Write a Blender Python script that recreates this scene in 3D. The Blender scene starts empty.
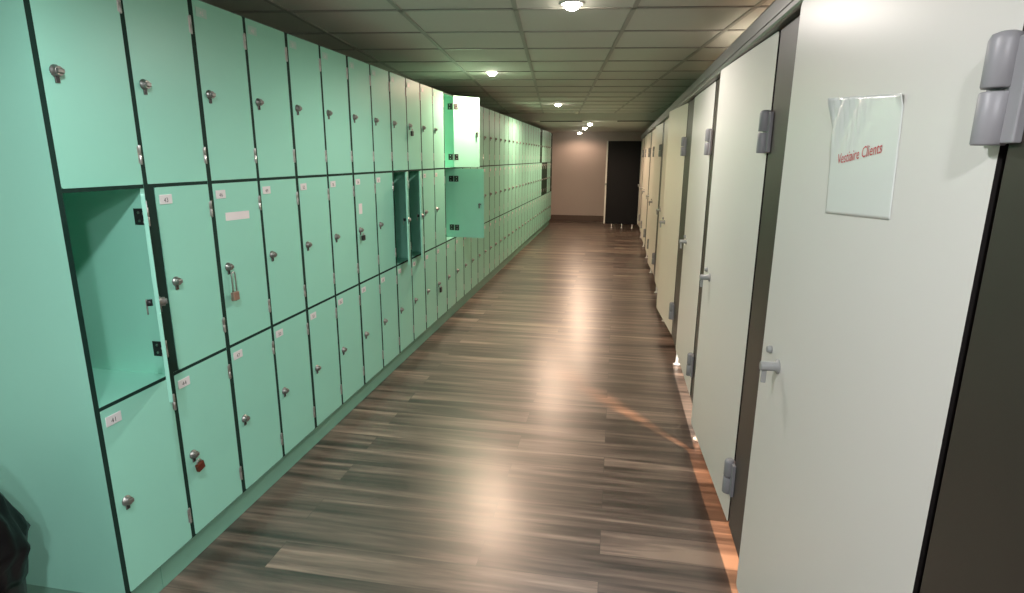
import bpy, bmesh, math, random
from mathutils import Matrix, Vector
R_ = math.radians
random.seed(7)
SC = bpy.context.scene
COL = SC.collection

# ------------------------------------------------------------------ materials
def mat(name, base, rough=0.5, metal=0.0, spec=0.5, var=0.06, vscale=3.0, bump=0.0, bscale=60.0, coat=0.0):
    m = bpy.data.materials.new(name); m.use_nodes = True
    nt = m.node_tree; N = nt.nodes; L = nt.links
    b = N['Principled BSDF']
    b.inputs['Roughness'].default_value = rough
    b.inputs['Metallic'].default_value = metal
    b.inputs['Specular IOR Level'].default_value = spec
    if coat:
        b.inputs['Coat Weight'].default_value = coat
        b.inputs['Coat Roughness'].default_value = 0.12
    tc = N.new('ShaderNodeTexCoord')
    nz = N.new('ShaderNodeTexNoise'); nz.inputs['Scale'].default_value = vscale; nz.inputs['Detail'].default_value = 4
    L.new(tc.outputs['Object'], nz.inputs['Vector'])
    mx = N.new('ShaderNodeMix'); mx.data_type = 'RGBA'
    mx.inputs['A'].default_value = (*[c * (1 - var) for c in base], 1)
    mx.inputs['B'].default_value = (*[min(1, c * (1 + var)) for c in base], 1)
    L.new(nz.outputs['Fac'], mx.inputs['Factor'])
    L.new(mx.outputs['Result'], b.inputs['Base Color'])
    if bump:
        n2 = N.new('ShaderNodeTexNoise'); n2.inputs['Scale'].default_value = bscale
        L.new(tc.outputs['Object'], n2.inputs['Vector'])
        bp = N.new('ShaderNodeBump'); bp.inputs['Strength'].default_value = bump; bp.inputs['Distance'].default_value = 0.004
        L.new(n2.outputs['Fac'], bp.inputs['Height']); L.new(bp.outputs['Normal'], b.inputs['Normal'])
    return m

def emit(name, col, strength):
    m = bpy.data.materials.new(name); m.use_nodes = True
    b = m.node_tree.nodes['Principled BSDF']
    b.inputs['Base Color'].default_value = (*col, 1)
    b.inputs['Emission Color'].default_value = (*col, 1)
    b.inputs['Emission Strength'].default_value = strength
    return m

def floor_material():
    m = bpy.data.materials.new('streaked_vinyl_planks'); m.use_nodes = True
    nt = m.node_tree; N = nt.nodes; L = nt.links; b = N['Principled BSDF']
    tc = N.new('ShaderNodeTexCoord')
    br = N.new('ShaderNodeTexBrick')
    br.offset = 0.37; br.offset_frequency = 2; br.squash = 1
    for k, v in (('Color1', (0, 0, 0, 1)), ('Color2', (1, 1, 1, 1)), ('Mortar', (0.5, 0.5, 0.5, 1))): br.inputs[k].default_value = v
    br.inputs['Scale'].default_value = 1; br.inputs['Mortar Size'].default_value = 0.0012
    br.inputs['Mortar Smooth'].default_value = 0.2; br.inputs['Bias'].default_value = 0
    br.inputs['Brick Width'].default_value = 1.22; br.inputs['Row Height'].default_value = 0.152
    L.new(tc.outputs['Object'], br.inputs['Vector'])
    sx = N.new('ShaderNodeSeparateXYZ'); L.new(tc.outputs['Object'], sx.inputs[0])
    def math_(op, a, bb):
        n = N.new('ShaderNodeMath'); n.operation = op
        for i, v in enumerate((a, bb)):
            if isinstance(v, (int, float)): n.inputs[i].default_value = v
            else: L.new(v, n.inputs[i])
        return n.outputs[0]
    rnd = N.new('ShaderNodeSeparateColor'); L.new(br.outputs['Color'], rnd.inputs[0]); r = rnd.outputs[0]
    def streak(fx, fy, detail, dist, zo):
        cx = N.new('ShaderNodeCombineXYZ')
        L.new(math_('MULTIPLY', sx.outputs[0], fx), cx.inputs[0])
        L.new(math_('MULTIPLY', sx.outputs[1], fy), cx.inputs[1])
        L.new(math_('ADD', math_('MULTIPLY', r, 37.0), zo), cx.inputs[2])
        n = N.new('ShaderNodeTexNoise'); n.inputs['Scale'].default_value = 1; n.inputs['Detail'].default_value = detail
        n.inputs['Distortion'].default_value = dist; n.inputs['Roughness'].default_value = 0.55
        L.new(cx.outputs[0], n.inputs['Vector']); return n.outputs['Fac']
    a = streak(0.8, 12.0, 5, 0.6, 0.0)
    c = streak(2.5, 42.0, 3, 0.3, 9.0)
    v = math_('ADD', math_('MULTIPLY', a, 0.74), math_('MULTIPLY', c, 0.26))
    v = math_('ADD', v, math_('MULTIPLY', math_('SUBTRACT', r, 0.5), 0.10))
    cr = N.new('ShaderNodeValToRGB'); L.new(v, cr.inputs[0])
    e = cr.color_ramp.elements
    e[0].position = 0.37; e[0].color = (0.024, 0.016, 0.012, 1)
    e[1].position = 0.645; e[1].color = (0.34, 0.25, 0.19, 1)
    for p, col in ((0.44, (0.060, 0.0415, 0.032, 1)), (0.51, (0.125, 0.088, 0.069, 1)), (0.58, (0.205, 0.148, 0.115, 1))):
        q = e.new(p); q.color = col
    mx = N.new('ShaderNodeMix'); mx.data_type = 'RGBA'
    L.new(br.outputs['Fac'], mx.inputs['Factor']); L.new(cr.outputs[0], mx.inputs['A'])
    mx.inputs['B'].default_value = (0.04, 0.03, 0.025, 1)
    L.new(mx.outputs['Result'], b.inputs['Base Color'])
    rr = N.new('ShaderNodeMapRange'); L.new(c, rr.inputs[0]); rr.inputs[3].default_value = 0.28; rr.inputs[4].default_value = 0.38
    L.new(rr.outputs[0], b.inputs['Roughness'])
    b.inputs['Specular IOR Level'].default_value = 1.0; b.inputs['IOR'].default_value = 1.65
    return m

M = {
 'floor': floor_material(),
 'mint': mat('mint_laminate', (0.32, 0.74, 0.58), 0.38, var=0.03, vscale=2.5),
 'core': mat('dark_laminate_core', (0.010, 0.036, 0.026), 0.7, spec=0.2, var=0.1),
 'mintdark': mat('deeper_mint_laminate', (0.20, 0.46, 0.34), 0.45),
 'cream_door': mat('cream_laminate', (0.74, 0.68, 0.60), 0.35, var=0.025, vscale=1.5),
 'white_door': mat('grey_white_laminate', (0.73, 0.72, 0.67), 0.33, var=0.025, vscale=1.5),
 'black_core': mat('black_laminate_core', (0.015, 0.013, 0.012), 0.45),
 'brown': mat('dark_brown_laminate', (0.036, 0.028, 0.022), 0.40, var=0.18, vscale=5),
 'navy': mat('black_navy_laminate', (0.006, 0.006, 0.008), 0.6, spec=0.25),
 'steel': mat('brushed_steel', (0.55, 0.55, 0.53), 0.32, 1.0, var=0.1, vscale=40),
 'locksteel': mat('worn_lock_steel', (0.30, 0.30, 0.28), 0.38, 0.9, var=0.15, vscale=60),
 'darksteel': mat('dark_steel', (0.045, 0.05, 0.05), 0.35, 0.6),
 'hinge_grey': mat('grey_nylon_hinge', (0.29, 0.29, 0.30), 0.42),
 'knob_grey': mat('grey_nylon_handle', (0.33, 0.34, 0.33), 0.4),
 'alu': mat('anodised_aluminium', (0.19, 0.19, 0.187), 0.36, 0.7, var=0.05),
 'plate': mat('white_plastic_plate', (0.78, 0.77, 0.76), 0.4),
 'faint': mat('pale_clear_plate', (0.46, 0.72, 0.62), 0.35),
 'darkgreen': mat('dark_green_front', (0.006, 0.035, 0.018), 0.65, spec=0.25),
 'ink': mat('dark_print', (0.03, 0.03, 0.03), 0.6),
 'redink': mat('red_print', (0.60, 0.10, 0.10), 0.6),
 'tape': mat('white_paper_tape', (0.82, 0.78, 0.77), 0.7),
 'paper': mat('paper_in_clear_sleeve', (0.74, 0.77, 0.73), 0.40, var=0.02, coat=0.5, bump=0.0),
 'copper': mat('red_brown_brass', (0.24, 0.07, 0.04), 0.36, 0.7, var=0.15, vscale=50),
 'pinkbrass': mat('pale_copper', (0.62, 0.40, 0.33), 0.3, 0.8, var=0.12, vscale=50),
 'bag': mat('black_plastic_film', (0.005, 0.005, 0.006), 0.34, spec=0.16, var=0.2, bump=0.5, bscale=22),
 'bin': mat('dark_grey_plastic', (0.02, 0.02, 0.022), 0.5),
 'tile': mat('mineral_ceiling_tile', (0.56, 0.55, 0.50), 0.85, var=0.05, vscale=1.2, bump=0.25, bscale=160),
 'tee': mat('painted_ceiling_tee', (0.33, 0.32, 0.29), 0.48, spec=0.5),
 'wall': mat('pinkish_beige_paint', (0.46, 0.385, 0.35), 0.7, var=0.03, vscale=2, bump=0.1, bscale=90),
 'wallgrey': mat('pale_grey_paint', (0.60, 0.58, 0.54), 0.7, var=0.03),
 'base': mat('dark_brown_skirting', (0.10, 0.065, 0.05), 0.45),
 'slot': mat('dark_slot', (0.02, 0.018, 0.015), 0.7),
 'lamp': emit('warm_lamp_glass', (1.0, 0.93, 0.78), 30.0),
 'lampoff': mat('frosted_lamp_glass', (0.8, 0.78, 0.7), 0.2),
 'ring': mat('white_lamp_ring', (0.75, 0.74, 0.70), 0.35),
}

# ------------------------------------------------------------------ mesh helpers
class MB:
    def __init__(s): s.bm = bmesh.new(); s.mats = []
    def mi(s, m):
        if m not in s.mats: s.mats.append(m)
        return s.mats.index(m)
    def quad(s, pts, m, smooth=False):
        f = s.bm.faces.new([s.bm.verts.new(p) for p in pts]); f.material_index = s.mi(m); f.smooth = smooth; return f
    def box(s, a, b, m, bevel=0.0, px=None, edge=None):
        """axis aligned box a..b; px = material of the +x face; edge = material of everything but the +-x faces"""
        x0, y0, z0 = a; x1, y1, z1 = b
        r = bmesh.ops.create_cube(s.bm, size=1.0)
        vs = r['verts']
        for v in vs:
            v.co = Vector(((x0 + x1) / 2 + v.co.x * (x1 - x0), (y0 + y1) / 2 + v.co.y * (y1 - y0), (z0 + z1) / 2 + v.co.z * (z1 - z0)))
        fs = {f for v in vs for f in v.link_faces}
        i = s.mi(m)
        for f in fs:
            f.normal_update(); f.material_index = i
            if px is not None and f.normal.x > 0.9: f.material_index = s.mi(px)
            if edge is not None and abs(f.normal.x) < 0.5: f.material_index = s.mi(edge)
        if bevel:
            es = list({e for f in fs for e in f.edges})
            bmesh.ops.bevel(s.bm, geom=es, offset=bevel, segments=2, profile=0.5, affect='EDGES')
    def panel(s, y0, y1, z0, z1, x0, x1, rad, m, edge, seg=5, chamfer=0.0):
        """upright sheet in the y-z plane, x0..x1 thick, rounded corners, dark edges"""
        pts = []
        for cy, cz, a0 in ((y1 - rad, z1 - rad, 0), (y0 + rad, z1 - rad, 90), (y0 + rad, z0 + rad, 180), (y1 - rad, z0 + rad, 270)):
            for k in range(seg + 1):
                a = R_(a0 + 90 * k / seg); pts.append((cy + rad * math.cos(a), cz + rad * math.sin(a)))
        A = [s.bm.verts.new((x1, y, z)) for y, z in pts]; B = [s.bm.verts.new((x0, y, z)) for y, z in pts]
        f = s.bm.faces.new(A); f.material_index = s.mi(m)
        f = s.bm.faces.new(B[::-1]); f.material_index = s.mi(m)
        n = len(pts)
        for k in range(n):
            f = s.bm.faces.new((A[k], B[k], B[(k + 1) % n], A[(k + 1) % n])); f.material_index = s.mi(edge)
    def lathe(s, prof, m, axis='z', o=(0, 0, 0), n=20, smooth=True):
        """prof = [(r, h)], revolved round an axis through o"""
        def P(r, h, a):
            c, t = r * math.cos(a), r * math.sin(a)
            p = {'z': (c, t, h), 'x': (h, c, t), 'y': (t, h, c)}[axis]
            return (p[0] + o[0], p[1] + o[1], p[2] + o[2])
        rings = [[s.bm.verts.new(P(r, h, 2 * math.pi * k / n)) for k in range(n)] for r, h in prof]
        i = s.mi(m)
        for a, b in zip(rings, rings[1:]):
            for k in range(n):
                f = s.bm.faces.new((a[k], a[(k + 1) % n], b[(k + 1) % n], b[k])); f.material_index = i; f.smooth = smooth
        for rg, rev in ((rings[0], True), (rings[-1], False)):
            f = s.bm.faces.new(rg[::-1] if rev else rg); f.material_index = i
    def tube(s, pts, r, m, n=8):
        pts = [Vector(p) for p in pts]; rings = []
        for k, p in enumerate(pts):
            d = (pts[min(k + 1, len(pts) - 1)] - pts[max(k - 1, 0)]).normalized()
            u = d.orthogonal().normalized() if k == 0 else (u - d * u.dot(d)).normalized()
            w = d.cross(u)
            rings.append([s.bm.verts.new(p + r * (math.cos(2 * math.pi * q / n) * u + math.sin(2 * math.pi * q / n) * w)) for q in range(n)])
        i = s.mi(m)
        for a, b in zip(rings, rings[1:]):
            for k in range(n):
                f = s.bm.faces.new((a[k], a[(k + 1) % n], b[(k + 1) % n], b[k])); f.material_index = i; f.smooth = True
        for rg in (rings[0][::-1], rings[-1]):
            f = s.bm.faces.new(rg); f.material_index = i
    def mesh(s, name):
        bmesh.ops.recalc_face_normals(s.bm, faces=s.bm.faces)
        me = bpy.data.meshes.new(name); s.bm.to_mesh(me); s.bm.free()
        for m in s.mats: me.materials.append(M[m])
        return me

def link(name, me, parent=None, loc=(0, 0, 0), rz=0.0):
    o = bpy.data.objects.new(name, me); COL.objects.link(o)
    o.location = loc; o.rotation_euler = (0, 0, rz)
    if parent: o.parent = parent
    return o
def tag(o, label=None, cat=None, group=None, kind=None):
    for k, v in (('label', label), ('category', cat), ('group', group), ('kind', kind)):
        if v: o[k] = v
    return o
def empty(name, loc, rz=0.0):
    o = link(name, None, None, loc, rz); o.empty_display_size = 0.1; return o
def copy_tree(o, parent=None):
    c = o.copy(); COL.objects.link(c)
    if parent: c.parent = parent
    for ch in o.children: copy_tree(ch, c)
    return c

# ------------------------------------------------------------------ measured frame of the place (metres)
H = 1.4825                   # camera height
LX = -1.4686                 # front of the lockers
Y0 = 1.3388                  # near end of the first locker column
W = 0.30                     # column pitch
ZB, Z2, Z1, ZT = 0.121, 0.751, 1.386, 2.009
DEPTH = 0.50
RX = 0.465                   # front of the cubicles
CZ = 2.1975                  # ceiling
CZ2 = 2.075                  # lower ceiling at the far end
YL = 10.0                    # where the lower ceiling starts
YE = 14.10                   # far wall
GA = R_(6.0)                 # skew of the ceiling grid

# ------------------------------------------------------------------ the setting
def struct(name, mb, loc=(0, 0, 0), rz=0.0):
    return tag(link(name, mb.mesh(name), None, loc, rz), kind='structure')
b = MB(); b.box((-2.1, -3.1, -0.1), (1.75, YE + 0.1, 0.0), 'floor'); struct('floor', b)
b = MB(); b.box((-2.1, -3.1, CZ), (1.75, YL, CZ + 0.1), 'tile'); b.box((-2.1, YL, CZ2), (1.75, YE + 0.1, CZ + 0.1), 'tile'); struct('ceiling', b)
b = MB(); b.box((-2.1, YE, 0), (1.75, YE + 0.1, CZ2), 'wall'); struct('wall_end', b)
b = MB(); b.box((-2.1, -3.0, 0), (-2.0, YE, CZ), 'wallgrey'); struct('wall_left', b)
b = MB(); b.box((1.65, -3.0, 0), (1.75, YE, CZ), 'wallgrey'); struct('wall_right', b)
b = MB(); b.box((-2.1, -3.1, 0), (1.75, -3.0, CZ), 'wallgrey'); struct('wall_rear', b)
b = MB(); b.box((-1.99, YE - 0.018, 0), (1.65, YE - 0.0005, 0.142), 'base', bevel=0.004); struct('baseboard_end', b)

# ceiling grid: tees skewed 6 degrees to the corridor
def tees():
    mb = MB()
    c, s = math.cos(GA), math.sin(GA)
    def bar(p, q, w=0.024, h=0.006):
        p, q = Vector(p), Vector(q); d = (q - p).normalized(); n = Vector((-d.y, d.x)) * w / 2
        lo = CZ - h
        a = [(*(p + n), 0), (*(p - n), 0), (*(q - n), 0), (*(q + n), 0)]
        lowv = [mb.bm.verts.new((x, y, lo)) for x, y, _ in a]; hiv = [mb.bm.verts.new((x, y, CZ + 0.002)) for x, y, _ in a]
        i = mb.mi('tee')
        for f in (lowv, hiv[::-1]): mb.bm.faces.new(f).material_index = i
        for k in range(4): mb.bm.faces.new((lowv[k], hiv[k], hiv[(k + 1) % 4], lowv[(k + 1) % 4])).material_index = i
    X0, X1, Ya, Yb = -1.99, 1.64, -2.99, YL - 0.002
    t = math.tan(GA)
    for k in range(-6, 9):                         # long tees: x = x0 - t*y
        x0 = 0.369 + 0.582 * k
        ya, yb = Ya, Yb
        ya = max(ya, (x0 - X1) / t); yb = min(yb, (x0 - X0) / t)
        if yb - ya > 0.1: bar((x0 - t * ya, ya), (x0 - t * yb, yb))
    for k in range(-12, 16):                       # cross tees: y = y0 + t*x
        y0 = 3.134 + 0.539 * k
        ya, yb = X0, X1
        ya = max(ya, (Ya - y0) / t); yb = min(yb, (Yb - y0) / t)
        if yb - ya > 0.1: bar((ya, y0 + t * ya), (yb, y0 + t * yb))
    return mb
struct('trim_1', tees())
b = MB(); b.box((-1.32, YL + 0.004, CZ2 - 0.012), (-0.62, YL + 0.07, CZ2 + 0.002), 'slot'); struct('trim_2', b)
b = MB(); b.box((-0.05, YL + 0.004, CZ2 - 0.012), (0.62, YL + 0.07, CZ2 + 0.002), 'slot'); struct('trim_3', b)

# ------------------------------------------------------------------ lockers
FX = 0.0007                                        # carcass front sits just behind the door faces
def carcass():
    mb = MB(); D = -DEPTH
    for y0, y1 in ((0.0, 0.0092), (0.2893, 0.3067), (0.5868, 0.6)):
        mb.box((D + 0.008, y0, ZB), (FX, y1, ZT), 'mint', px='core')
    for z0, z1 in ((ZB, ZB + 0.010), (Z2 - 0.0058, Z2 + 0.0058), (Z1 - 0.0058, Z1 + 0.0058), (ZT - 0.010, ZT)):
        for y0, y1 in ((0.0092, 0.2893), (0.3067, 0.5868)):
            mb.box((D + 0.008, y0, z0), (FX - 0.0005, y1, z1), 'mint', px='core')
    mb.box((D, 0.001, ZB), (D + 0.008, 0.599, ZT), 'mint')
    return mb.mesh('locker_carcass')
DW = 0.2795
ROWS = [(Z1 + 0.006, ZT - 0.001), (Z2 + 0.006, Z1 - 0.006), (ZB + 0.002, Z2 - 0.006)]   # top, middle, bottom
def door_mesh(h, w=DW, m='mint'):
    mb = MB(); mb.panel(-w, 0, 0, h, -0.009, 0.001, 0.007, m, m); return mb.mesh('locker_door')
def lock_mesh():
    mb = MB()
    mb.lathe([(0.0165, 0), (0.0165, 0.003), (0.0130, 0.0045), (0.0130, 0.013), (0.0120, 0.015)], 'locksteel', 'x')
    mb.box((0.0140, -0.0105, -0.0065), (0.0205, 0.0105, 0.0065), 'locksteel', bevel=0.0025)          # thumb turn
    mb.box((0.0, -0.006, -0.030), (0.004, 0.008, -0.012), 'darksteel', bevel=0.0015)             # padlock staple
    mb.lathe([(0.010, -0.032), (0.010, -0.017)], 'darksteel', 'x')
    mb.box((-0.034, -0.007, -0.034), (-0.030, 0.007, 0.010), 'locksteel', bevel=0.001)               # cam
    return mb.mesh('turn_lock')
def hinge_mesh():
    mb = MB()
    mb.lathe([(0.0035, 0), (0.0045, 0.002), (0.0045, 0.029), (0.0036, 0.030), (0.0045, 0.031), (0.0045, 0.058), (0.0035, 0.060)], 'steel', 'z', n=10)
    mb.box((-0.0018, -0.009, 0.004), (0.0003, -0.003, 0.056), 'steel', bevel=0.0004)
    return mb.mesh('hinge')
def leaf_mesh():
    mb = MB(); mb.box((-0.048, -0.0025, 0), (-0.006, 0.0, 0.052), 'darksteel', bevel=0.0006)
    for z in (0.013, 0.039):
        mb.lathe([(0.0042, 0), (0.0042, 0.0015), (0.002, 0.002)], 'steel', 'y', (-0.030, -0.0045, z), n=10)
    return mb.mesh('hinge_leaf')
def door_leaf_mesh():
    mb = MB(); mb.box((-0.0115, -0.044, 0), (-0.0091, -0.004, 0.052), 'darksteel', bevel=0.0006)
    for z in (0.013, 0.039): mb.lathe([(0.0042, -0.0115), (0.0042, -0.013), (0.002, -0.0135)], 'steel', 'x', (0, -0.026, z), n=10)
    return mb.mesh('hinge_leaf')
DLEAF = door_leaf_mesh()
def plate_bm(m='plate'):
    mb = MB(); mb.box((0.0, -0.0275, -0.0155), (0.0025, 0.0275, 0.0155), m, bevel=0.0008); return mb

# number text -> plain mesh (built-in font)
def text_meshes(strings, size):
    tmp = []
    for s in strings:
        cu = bpy.data.curves.new('txt', 'FONT'); cu.body = s; cu.size = size; cu.align_x = 'CENTER'; cu.align_y = 'CENTER'
        cu.resolution_u = 2
        o = bpy.data.objects.new('txt', cu); COL.objects.link(o); tmp.append(o)
    dg = bpy.context.evaluated_depsgraph_get(); out = []
    for o in tmp:
        out.append(bpy.data.meshes.new_from_object(o.evaluated_get(dg)))
    for o in tmp:
        cu = o.data; bpy.data.objects.remove(o); bpy.data.curves.remove(cu)
    return out
def add_text(mb, me, m, place):
    i = mb.mi(m); vs = [mb.bm.verts.new(place(v.co)) for v in me.vertices]
    for p in me.polygons:
        f = mb.bm.faces.new([vs[k] for k in p.vertices]); f.material_index = i

CARC = carcass(); DOORS = [door_mesh(z1 - z0) for z0, z1 in ROWS]; LOCK = lock_mesh(); HINGE = hinge_mesh(); LEAF = leaf_mesh()
NCOL = 40; NUNIT = NCOL // 2
nums = [[str(39 + 3 * c + r) for r in range(3)] for c in range(NCOL)]
flat = text_meshes([nums[c][r] for c in range(16) for r in range(3)], 0.021)
PLATES = {}
for c in range(16):
    for r in range(3):
        mb = plate_bm('plate' if r else 'faint'); add_text(mb, flat[c * 3 + r], 'ink' if r else 'plate', lambda p: (0.0027, p.x, p.y - 0.003)); PLATES[(c, r)] = mb.mesh('number_plate')
BLANK = plate_bm().mesh('number_plate'); BLANKTOP = plate_bm('faint').mesh('number_plate')
DARKFRONTS = [door_mesh(z1 - z0, DW, 'darkgreen') for z0, z1 in ROWS]
NARROW = door_mesh(ROWS[1][1] - ROWS[1][0], DW - 0.026)
for me in flat: bpy.data.meshes.remove(me)

edge_on = lambda c, da=0.0: math.degrees(math.atan2(-LX, Y0 + W * c + W)) + da
OPEN = {(0, 1): edge_on(0, 0.0), (8, 1): edge_on(8, -2.2), (9, 1): edge_on(9, -2.2), (12, 0): 138.0, (12, 1): 90.5}
DARK = {(33, 0), (34, 1), (35, 1), (36, 1), (39, 0), (39, 1)}  # dark compartments drawn as closed fronts coloured dark green
ORD = ['first', 'second', 'third', 'fourth', 'fifth', 'sixth', 'seventh', 'eighth', 'ninth']
UL = {
 0: 'mint six-door locker unit nearest the camera, with one empty compartment open in its middle row',
 1: 'mint locker unit whose middle-row door carries a white tape strip and a long-shackle padlock',
 2: 'mint locker unit between the taped, padlocked unit and the one with a pale sticker',
 3: 'mint locker unit with a small pale sticker above a padlock on a middle-row door',
 4: 'mint locker unit with two middle-row doors ajar over dark compartments',
 5: 'mint locker unit between the two ajar doors and the two wide-open doors',
 6: 'mint locker unit with two doors swung wide open, one above the other',
 16: 'far locker unit whose only dark green front is in its top row',
 17: 'far locker unit with two dark green fronts side by side in its middle row',
 18: 'far locker unit with one dark green middle-row front, second from the end wall',
 19: 'last locker unit by the end wall, with two dark green fronts one above the other',
}
for u in range(NUNIT):
    if u not in UL:
        UL[u] = f'closed mint locker unit, {ORD[u - 7]} in line beyond the two wide-open doors'
for u in range(NUNIT):
    root = empty('locker_unit', (LX, Y0 + 2 * W * u, 0))
    tag(root, UL[u], 'locker', 'mint locker units along the left wall')
    link('carcass', CARC, root)
    for j in range(2):
        c = 2 * u + j; hy = (0.289, 0.5865)[j]
        for r, (z0, z1) in enumerate(ROWS):
            a = OPEN.get((c, r), 0.0)
            nw = 0.026 if (c, r) == (1, 1) else 0.0
            d = link('locker_door', NARROW if nw else DARKFRONTS[r] if (c, r) in DARK else DOORS[r], root, (0.0, hy, z0), R_(a))
            if (c, r) in DARK: d['label'] = 'dark green front'
            h = z1 - z0
            link('turn_lock', LOCK, d, (0.001, -DW + nw + 0.038, h * 0.492))
            link('number_plate', PLATES.get((c, r), BLANK if r else BLANKTOP), d, (0.001, -DW + nw + 0.040, h - 0.040))
            for zz in (0.060, h - 0.120):
                link('hinge', HINGE, d, (0.001, 0.003, zz))
            if a:
                for zz in (0.064, h - 0.116):
                    link('hinge_leaf', DLEAF, d, (0, 0, zz))['label'] = 'black hinge leaf on the inner face'
                    if c in (8, 9): continue
                    tag(link('hinge_leaf', LEAF, root, (0, hy + 0.0012, z0 + zz)), 'black hinge leaf screwed inside the compartment')
            if (c, r) == (2, 1):
                mb = MB(); mb.box((0, -0.092, -0.0155), (0.0006, 0.092, 0.0155), 'tape')
                t = link('tape_strip', mb.mesh('tape_strip'), d, (0.001, -0.150, h - 0.128)); t.rotation_euler = (R_(-1.5), 0, 0)
                t.scale = (1, 0.8, 1); t['label'] = 'white paper tape strip'
            if (c, r) == (6, 1):
                mb = MB(); mb.box((0, -0.022, -0.03), (0.0006, 0.022, 0.03), 'tape')
                link('sticker', mb.mesh('sticker'), d, (0.001, -DW + 0.060, h - 0.195))['label'] = 'small pale sticker'
    if u == 0:
        mb = MB(); mb.box((-0.016, 0.2895, Z2 + 0.005), (-0.0008, 0.3315, Z1 - 0.005), 'core')
        link('frame_stile', mb.mesh('frame_stile'), root)['label'] = 'dark exposed frame stile'
# end panel and plinth
mb = MB(); mb.box((-DEPTH, -0.008, 0.112), (0.0007, 0.0, ZT), 'mint', px='core')
tag(link('end_panel', mb.mesh('end_panel'), None, (LX, Y0, 0)), 'tall plain mint panel closing the near end of the locker bank', 'panel')
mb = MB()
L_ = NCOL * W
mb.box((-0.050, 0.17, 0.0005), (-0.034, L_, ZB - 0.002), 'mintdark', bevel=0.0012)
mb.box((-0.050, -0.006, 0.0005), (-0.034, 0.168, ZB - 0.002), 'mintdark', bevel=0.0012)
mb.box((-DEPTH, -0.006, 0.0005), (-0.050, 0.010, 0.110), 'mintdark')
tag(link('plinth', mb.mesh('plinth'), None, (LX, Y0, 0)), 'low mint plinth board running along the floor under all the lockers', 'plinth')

# ------------------------------------------------------------------ padlocks hanging on lockers
def padlock(c, r, body, shackle_len, label, bw=0.032, bh=0.030, tilt=0.0):
    z0, z1 = ROWS[r]; lock_z = z0 + (z1 - z0) * 0.492
    hy = Y0 + W * c + (0.289 if c % 2 == 0 else 0.2865)
    y = hy - DW + 0.038
    root = empty('padlock', (LX + 0.020, y, lock_z - 0.020)); root.rotation_euler = (R_(tilt), 0, 0)
    tag(root, label, 'padlock', 'padlocks hanging on locker doors')
    mb = MB(); mb.box((-0.007, -bw / 2, -shackle_len - bh), (0.007, bw / 2, -shackle_len), body, bevel=0.003)
    mb.lathe([(0.004, 0), (0.004, 0.001)], 'darksteel', 'z', (0, 0, -shackle_len - bh - 0.001), n=10)
    link('body', mb.mesh('padlock_body'), root)
    w = bw * 0.30
    pts = [(0, -w, -shackle_len + 0.001), (0, -w, -w)] + [(0, -w * math.cos(math.pi * k / 8), -w + w * math.sin(math.pi * k / 8)) for k in range(1, 8)] + [(0, w, -w), (0, w, -shackle_len + 0.001)]
    mb = MB(); mb.tube(pts, 0.0028, 'steel'); link('shackle', mb.mesh('padlock_shackle'), root)
padlock(1, 2, 'copper', 0.014, 'red-brown padlock on the bottom-row door of the nearest locker unit', 0.034, 0.030, 12)
padlock(2, 1, 'pinkbrass', 0.078, 'long-shackle padlock on the locker door with the white tape strip', 0.036, 0.034)
padlock(6, 1, 'darksteel', 0.010, 'dark padlock on the locker door with the small pale sticker')
padlock(9, 0, 'darksteel', 0.016, 'dark padlock on a top-row door above the second ajar locker', 0.034, 0.034)
padlock(11, 2, 'darksteel', 0.012, 'dark padlock on a bottom-row door just before the wide-open doors', 0.036, 0.044)

# ------------------------------------------------------------------ cubicles on the right
CY0, CP, DWD = 0.82, 1.20, 0.852
DZ0, DZ1 = 0.165, 1.865
def cub_hinge():
    mb = MB()
    for z0, z1, dome in ((-0.066, -0.003, False), (0.001, 0.066, True)):
        r = 0.0185
        pr = [(r * 0.92, z0), (r, z0 + 0.002), (r, z1 - (0.010 if dome else 0.002))]
        pr += [(r * 0.85, z1 - 0.003), (r * 0.45, z1)] if dome else [(r * 0.92, z1)]
        mb.lathe(pr, 'hinge_grey', 'z', (-0.014, 0.006, 0), n=20)
    mb.box((-0.012, 0.0, -0.064), (-0.001, 0.034, 0.058), 'hinge_grey', bevel=0.002)
    mb.box((-0.012, -0.034, -0.064), (-0.001, 0.0, 0.058), 'hinge_grey', bevel=0.002)
    return mb.mesh('hinge')
def cub_knob():
    mb = MB()
    mb.lathe([(0.019, 0), (0.019, -0.004), (0.0125, -0.006), (0.0125, -0.042), (0.011, -0.045)], 'knob_grey', 'x', n=18)
    mb.box((-0.040, -0.004, -0.046), (-0.028, 0.004, -0.006), 'knob_grey', bevel=0.002)
    return mb.mesh('turn_handle')
def cub_disc():
    mb = MB(); mb.lathe([(0.011, 0), (0.011, -0.005), (0.008, -0.012)], 'knob_grey', 'x', n=14)
    return mb.mesh('lock_indicator')
KI = cub_disc()
def cub_door(m='white_door'):
    mb = MB(); mb.panel(0.004, DWD, 0, DZ1 - DZ0, -0.001, 0.012, 0.016, m, 'black_core', seg=6); return mb.mesh('cubicle_door')
def cub_pilaster():
    mb = MB(); mb.box((0.0, -0.338, DZ0 - 0.005), (0.013, -0.006, DZ1 + 0.002), 'brown', bevel=0.006)
    return mb.mesh('pilaster')
def cub_partition():
    mb = MB(); mb.box((0.014, -0.185, DZ0), (1.16, -0.172, DZ1), 'brown'); return mb.mesh('partition_panel')
def cub_foot():
    mb = MB(); mb.lathe([(0.026, 0.0005), (0.026, 0.006), (0.010, 0.012), (0.010, 0.150), (0.017, 0.152), (0.017, 0.161)], 'plate', 'z', n=14)
    return mb.mesh('foot')
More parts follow.
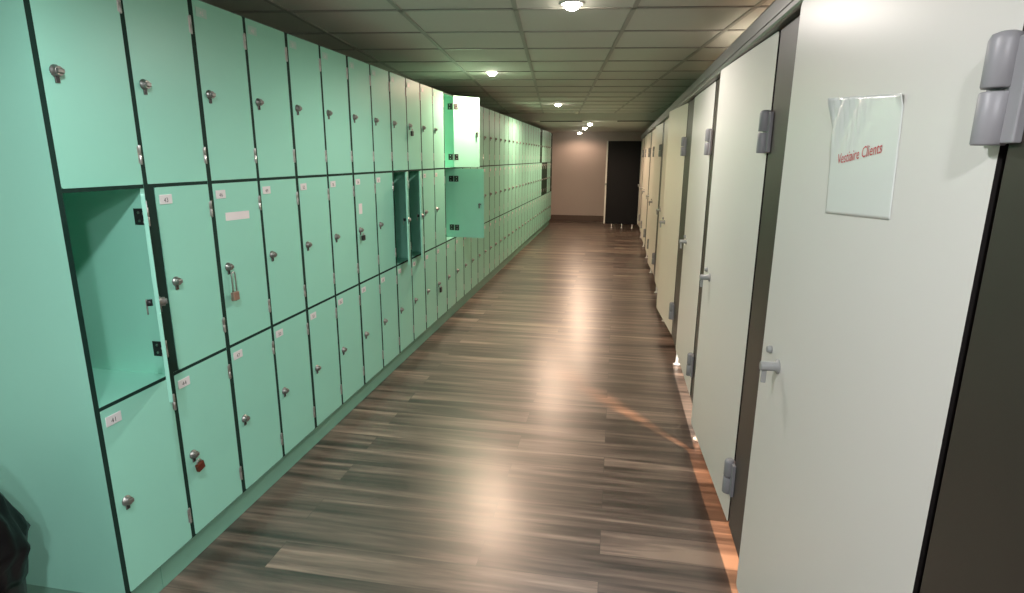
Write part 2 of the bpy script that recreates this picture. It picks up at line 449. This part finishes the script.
KH, KK, KD, KDC, KP, KW, KF = cub_hinge(), cub_knob(), cub_door(), cub_door('cream_door'), cub_pilaster(), cub_partition(), cub_foot()
AJAR = [2.2, 2.3, 0.1, 4.2, 0.5, 2.0, 0.5, 1.5, 0.5, 0.5]
CL = ['nearest white changing cubicle, its door carrying a paper notice',
      'second white changing cubicle, orange light spilling from under its door',
      'third white changing cubicle, pale light on the floor under its door',
      'fourth changing cubicle, cream-looking door slightly ajar']
CL += [f'cream-looking changing cubicle, {ORD[k]} beyond the slightly ajar cream door' for k in range(5)] + ['last changing cubicle, beside the black panel at the corridor end']
for i in range(10):
    root = empty('changing_cubicle', (RX, CY0 + CP * i + (0.014 if i == 0 else 0), 0))
    tag(root, CL[i], 'cubicle', 'white changing cubicles along the right wall')
    link('pilaster', KP, root)['label'] = 'dark brown pilaster beside the door'
    link('partition_panel', KW, root)
    link('foot', KF, root, (0.030, -0.20, 0))
    d = link('cubicle_door', KD if i < 3 else KDC, root, (0, 0, DZ0), R_(AJAR[i]))
    for z in (1.567 - DZ0, 0.357 - DZ0): link('hinge', KH, d, (0, 0, z))
    link('turn_handle', KK, d, (-0.001, DWD - 0.148, 0.955 - DZ0))
    link('lock_indicator', KI, d, (-0.001, DWD - 0.078, 0.979 - DZ0))
mb = MB()
mb.box((-0.028, -0.40, DZ1 + 0.003), (0.020, 12.05, DZ1 + 0.086), 'alu', bevel=0.010)
mb.box((-0.031, -0.40, DZ1 + 0.028), (-0.028, 12.05, DZ1 + 0.036), 'alu')
tag(link('head_rail', mb.mesh('head_rail'), None, (RX, CY0, 0)), 'grey aluminium rail running above all the cubicle doors', 'rail')

# paper notice on the first door
t1 = R_(AJAR[0])
def on_door(s, z, off=0.0):
    n = Vector((-math.cos(t1), -math.sin(t1), 0))
    return Vector((RX - s * math.sin(t1), CY0 + 0.014 + s * math.cos(t1), z)) + n * off
root_p = empty('paper_notice', on_door(0.41, 1.39, 0.0012), t1)
tag(root_p, 'white paper notice in a clear sleeve with red lettering on nearest cubicle door', 'notice')
def notice():
    mb = MB(); nx, nz = 44, 34
    w, h = 0.292, 0.225; vs = {}
    for back in (0, 1):
        for i in range(nx + 1):
            for k in range(nz + 1):
                u, v = i / nx, k / nz                    # u: 0 = far edge (left in view), 1 = near edge
                TL, TR, BR, BL = (0.548, 1.6085), (0.258, 1.5886), (0.243, 1.3845), (0.523, 1.3705)
                y, z = [(1 - v) * ((1 - u) * BL[q] + u * BR[q]) + v * ((1 - u) * TL[q] + u * TR[q]) - (0.41, 1.39)[q] for q in (0, 1)]
                g = max(0, v - 0.42) * max(0, 0.66 - u) / 0.38
                wr = 0.015 * g * (math.sin(38 * u + 5 * v) + 0.7 * math.sin(61 * u - 9 * v + 1.0)) 
                curl = 0.006 * max(0, u - 0.9) / 0.1 * max(0, v - 0.9) / 0.1
                x = -0.0012 - abs(wr) * 0.6 - curl - (0 if back == 0 else -0.0006)
                vs[(back, i, k)] = mb.bm.verts.new((x, y, z))
    m = mb.mi('paper')
    for back in (0, 1):
        for i in range(nx):
            for k in range(nz):
                f = mb.bm.faces.new((vs[(back, i, k)], vs[(back, i + 1, k)], vs[(back, i + 1, k + 1)], vs[(back, i, k + 1)])); f.material_index = m; f.smooth = True
    rim = [(i, 0) for i in range(nx)] + [(nx, k) for k in range(nz)] + [(i, nz) for i in range(nx, 0, -1)] + [(0, k) for k in range(nz, 0, -1)]
    for a, c in zip(rim, rim[1:] + rim[:1]):
        f = mb.bm.faces.new((vs[(0, *a)], vs[(1, *a)], vs[(1, *c)], vs[(0, *c)])); f.material_index = m
    return mb.mesh('sheet')
link('sheet', notice(), root_p)
tm = text_meshes(['Vestiaire Clients'], 0.031)[0]
mb = MB()
ys = [v.co.x for v in tm.vertices]; sc = 0.185 / (max(ys) - min(ys))
add_text(mb, tm, 'redink', lambda p: (-0.0024, -p.x * sc - 0.012, 0.103 + p.y * 0.95 + p.x * sc * 0.115))
bpy.data.meshes.remove(tm)
link('lettering', mb.mesh('lettering'), root_p)['label'] = 'red printed lettering'

# ------------------------------------------------------------------ black panel across the far end
root = empty('cubicle_panel', (0.115, 12.90, 0))
tag(root, 'black panel on short feet standing across the far end of the corridor', 'panel')
mb = MB(); mb.box((-0.345, 0, 0.088), (0.345, 0.013, 1.835), 'navy', bevel=0.002); link('board', mb.mesh('board'), root)
for x in (-0.362, 0.362):
    mb = MB(); mb.box((x - 0.016, -0.004, 0.088), (x + 0.016, 0.018, 1.835), 'white_door', bevel=0.003); link('edge_profile', mb.mesh('edge_profile'), root)['label'] = 'pale edge profile'
    mb = MB(); mb.lathe([(0.022, 0), (0.022, -0.01), (0.014, -0.014), (0.014, -0.05)], 'knob_grey', 'y', (x, -0.004, 0.94), n=14); link('knob', mb.mesh('knob'), root)
for x in (-0.20, 0.02, 0.24):
    mb = MB(); mb.lathe([(0.024, 0.0005), (0.024, 0.006), (0.010, 0.012), (0.010, 0.088)], 'plate', 'z', (x, 0.006, 0), n=12); link('foot', mb.mesh('foot'), root)

# ------------------------------------------------------------------ bin with a black bag
root = empty('trash_bin', (-1.690, 1.060, 0))
tag(root, 'bin with a black plastic bag standing against the near mint end panel', 'bin')
mb = MB(); mb.lathe([(0.110, 0.0005), (0.113, 0.004), (0.138, 0.42), (0.143, 0.425), (0.143, 0.435), (0.130, 0.435), (0.109, 0.012), (0.01, 0.010)], 'bin', 'z', n=32); link('bucket', mb.mesh('bucket'), root)
mb = MB(); prof = [(0.144, 0.340), (0.146, 0.360), (0.150, 0.400), (0.168, 0.437), (0.164, 0.452), (0.152, 0.485), (0.138, 0.525), (0.122, 0.570), (0.102, 0.620), (0.070, 0.665), (0.036, 0.692), (0.010, 0.702)]
mb.lathe(prof, 'bag', 'z', n=64)
for v in mb.bm.verts:
    a = math.atan2(v.co.y, v.co.x); r0 = math.hypot(v.co.x, v.co.y); z = v.co.z
    k = 1 + 0.035 * math.sin(9 * a + 22 * z) + 0.025 * math.sin(17 * a - 31 * z) + 0.02 * math.sin(5 * a + 60 * z)
    if z > 0.43: k += 0.02 * math.sin(3 * a + 2.0)
    if z < 0.38: k = 1.0 + (k - 1) * 0.4 + 0.01
    k *= 0.97; v.co.x *= k; v.co.y *= k; v.co.z += 0.010 * math.sin(7 * a + 1.2) * (1 if z < 0.48 else 0.5)
link('bag', mb.mesh('bag'), root)['label'] = 'black plastic bag bulging over the rim'

# ------------------------------------------------------------------ ceiling lamps and light
def spot(loc, power, col, size=172, blend=0.45, radius=0.045, aim=None):
    ld = bpy.data.lights.new('lamp_light', 'SPOT'); ld.energy = power; ld.color = col
    ld.spot_size = R_(size); ld.spot_blend = blend; ld.shadow_soft_size = radius
    o = bpy.data.objects.new('lamp_light', ld); COL.objects.link(o); o.location = loc
    if aim: o.rotation_euler = (Vector(aim) - Vector(loc)).to_track_quat('-Z', 'Y').to_euler()
    return o
def ring_mesh():
    mb = MB(); n = 28; prof = [(0.040, 0.002), (0.042, -0.005), (0.056, -0.006), (0.060, -0.001), (0.060, 0.002)]
    rings = [[mb.bm.verts.new((r * math.cos(2 * math.pi * k / n), r * math.sin(2 * math.pi * k / n), z)) for k in range(n)] for r, z in prof]
    for a, c in zip(rings, rings[1:]):
        for k in range(n):
            f = mb.bm.faces.new((a[k], a[(k + 1) % n], c[(k + 1) % n], c[k])); f.smooth = True; f.material_index = mb.mi('ring')
    return mb.mesh('ring')
def disc_mesh(m):
    mb = MB(); mb.lathe([(0.040, 0.0015), (0.040, -0.004), (0.037, -0.014), (0.029, -0.024), (0.017, -0.031), (0.004, -0.033)], m, 'z', n=28); return mb.mesh('lens')
RING, LENS, LENSOFF = ring_mesh(), disc_mesh('lamp'), disc_mesh('lampoff')
WARM = (1.0, 0.69, 0.50); NEUT = (1.0, 0.90, 0.86); COOL = (0.95, 0.95, 1.0)
DL = [  # x, y, z, power, colour, lit, label
 (-0.253, 3.012, CZ, 25, NEUT, 1, 'nearest lit round downlight, at the top edge of the view'),
 (-1.110, 5.214, CZ, 38, WARM, 1, 'lit round downlight beside the wide-open upper locker door'),
 (-0.853, 8.333, CZ, 40, WARM, 1, 'lit round downlight in the middle of the tiled ceiling before the lower section'),
 (-0.700, 9.75, CZ, 0, WARM, 0, 'small unlit round downlight just before the lower ceiling section'),
 (-0.690, 0.72, CZ, 23, COOL, 1, 'lit round downlight overhead above the nearest lockers'),
 (0.070, -0.50, CZ, 32, COOL, 1, 'lit round downlight overhead behind the viewpoint'),
 (0.800, -1.600, CZ, 44, COOL, 1, 'added unseen fill light farther behind the viewpoint, near the rear wall'),  # added fill lamp out of view, brightens the near end panel and lockers
]
for x, y, z, p, c, lit, lab in DL:
    root = empty('downlight', (x, y, z)); tag(root, lab, 'ceiling light', 'round downlights in the tiled ceiling')
    link('ring', RING, root); link('lens', LENS if lit else LENSOFF, root)
    if lit: spot((x, y, z - 0.045), p, c)
def can():
    mb = MB(); mb.lathe([(0.012, 0.0), (0.012, -0.010), (0.046, -0.012), (0.050, -0.020), (0.050, -0.040)], 'ring', 'z', n=24); return mb.mesh('housing')
CAN = can()
for x, y, lab in ((-0.495, 10.117, 'nearest of the three lit spotlights under the low far ceiling'),
                  (-0.651, 11.449, 'middle of the three lit spotlights under the low far ceiling'),
                  (-0.889, 13.60, 'lit spotlight under the low far ceiling, closest to the end wall')):
    root = empty('ceiling_spotlight', (x, y, CZ2)); tag(root, lab, 'ceiling light', 'spotlights under the low far ceiling')
    link('housing', CAN, root); link('lens', LENS, root, (0, 0, -0.042))
    spot((x, y, CZ2 - 0.10), 24 if y < 13 else 8, WARM)
# lamps inside the cubicles (they shine through the gaps under and beside the doors)
spot((0.64, CY0 + CP + 0.62, CZ - 0.03), 190, (1.0, 0.52, 0.28), 76, 0.15, 0.02)
spot((0.64, CY0 + 2 * CP + 0.55, CZ - 0.03), 230, (1.0, 0.88, 0.74), 76, 0.15, 0.02)
spot((1.02, CY0 + 3 * CP + 0.42, CZ - 0.03), 16, (1.0, 0.66, 0.42), 150)

w = bpy.data.worlds.new('world'); SC.world = w; w.use_nodes = True
w.node_tree.nodes['Background'].inputs[0].default_value = (0.8, 0.85, 0.9, 1); w.node_tree.nodes['Background'].inputs[1].default_value = 0.05

# ------------------------------------------------------------------ camera
cam = bpy.data.cameras.new('camera'); cam.sensor_width = 36; cam.lens = 581.45 / 1024 * 36; cam.clip_start = 0.02
co = bpy.data.objects.new('camera', cam); COL.objects.link(co)
pitch, yaw, roll = R_(13.455), R_(-10.024), R_(0.406)
cp, sp, cy, sy = math.cos(pitch), math.sin(pitch), math.cos(yaw), math.sin(yaw)
f = Vector((sy * cp, cy * cp, -sp)); r = Vector((cy, -sy, 0)); u = r.cross(f)
rt = math.cos(roll) * r + math.sin(roll) * u; up = -math.sin(roll) * r + math.cos(roll) * u
co.matrix_world = Matrix(((rt.x, up.x, -f.x, 0), (rt.y, up.y, -f.y, 0), (rt.z, up.z, -f.z, H), (0, 0, 0, 1)))
SC.camera = co

vs = SC.view_settings
vs.view_transform = 'Standard'; vs.look = 'None'; vs.gamma = 1.0; vs.use_curve_mapping = False; vs.exposure = 1.25
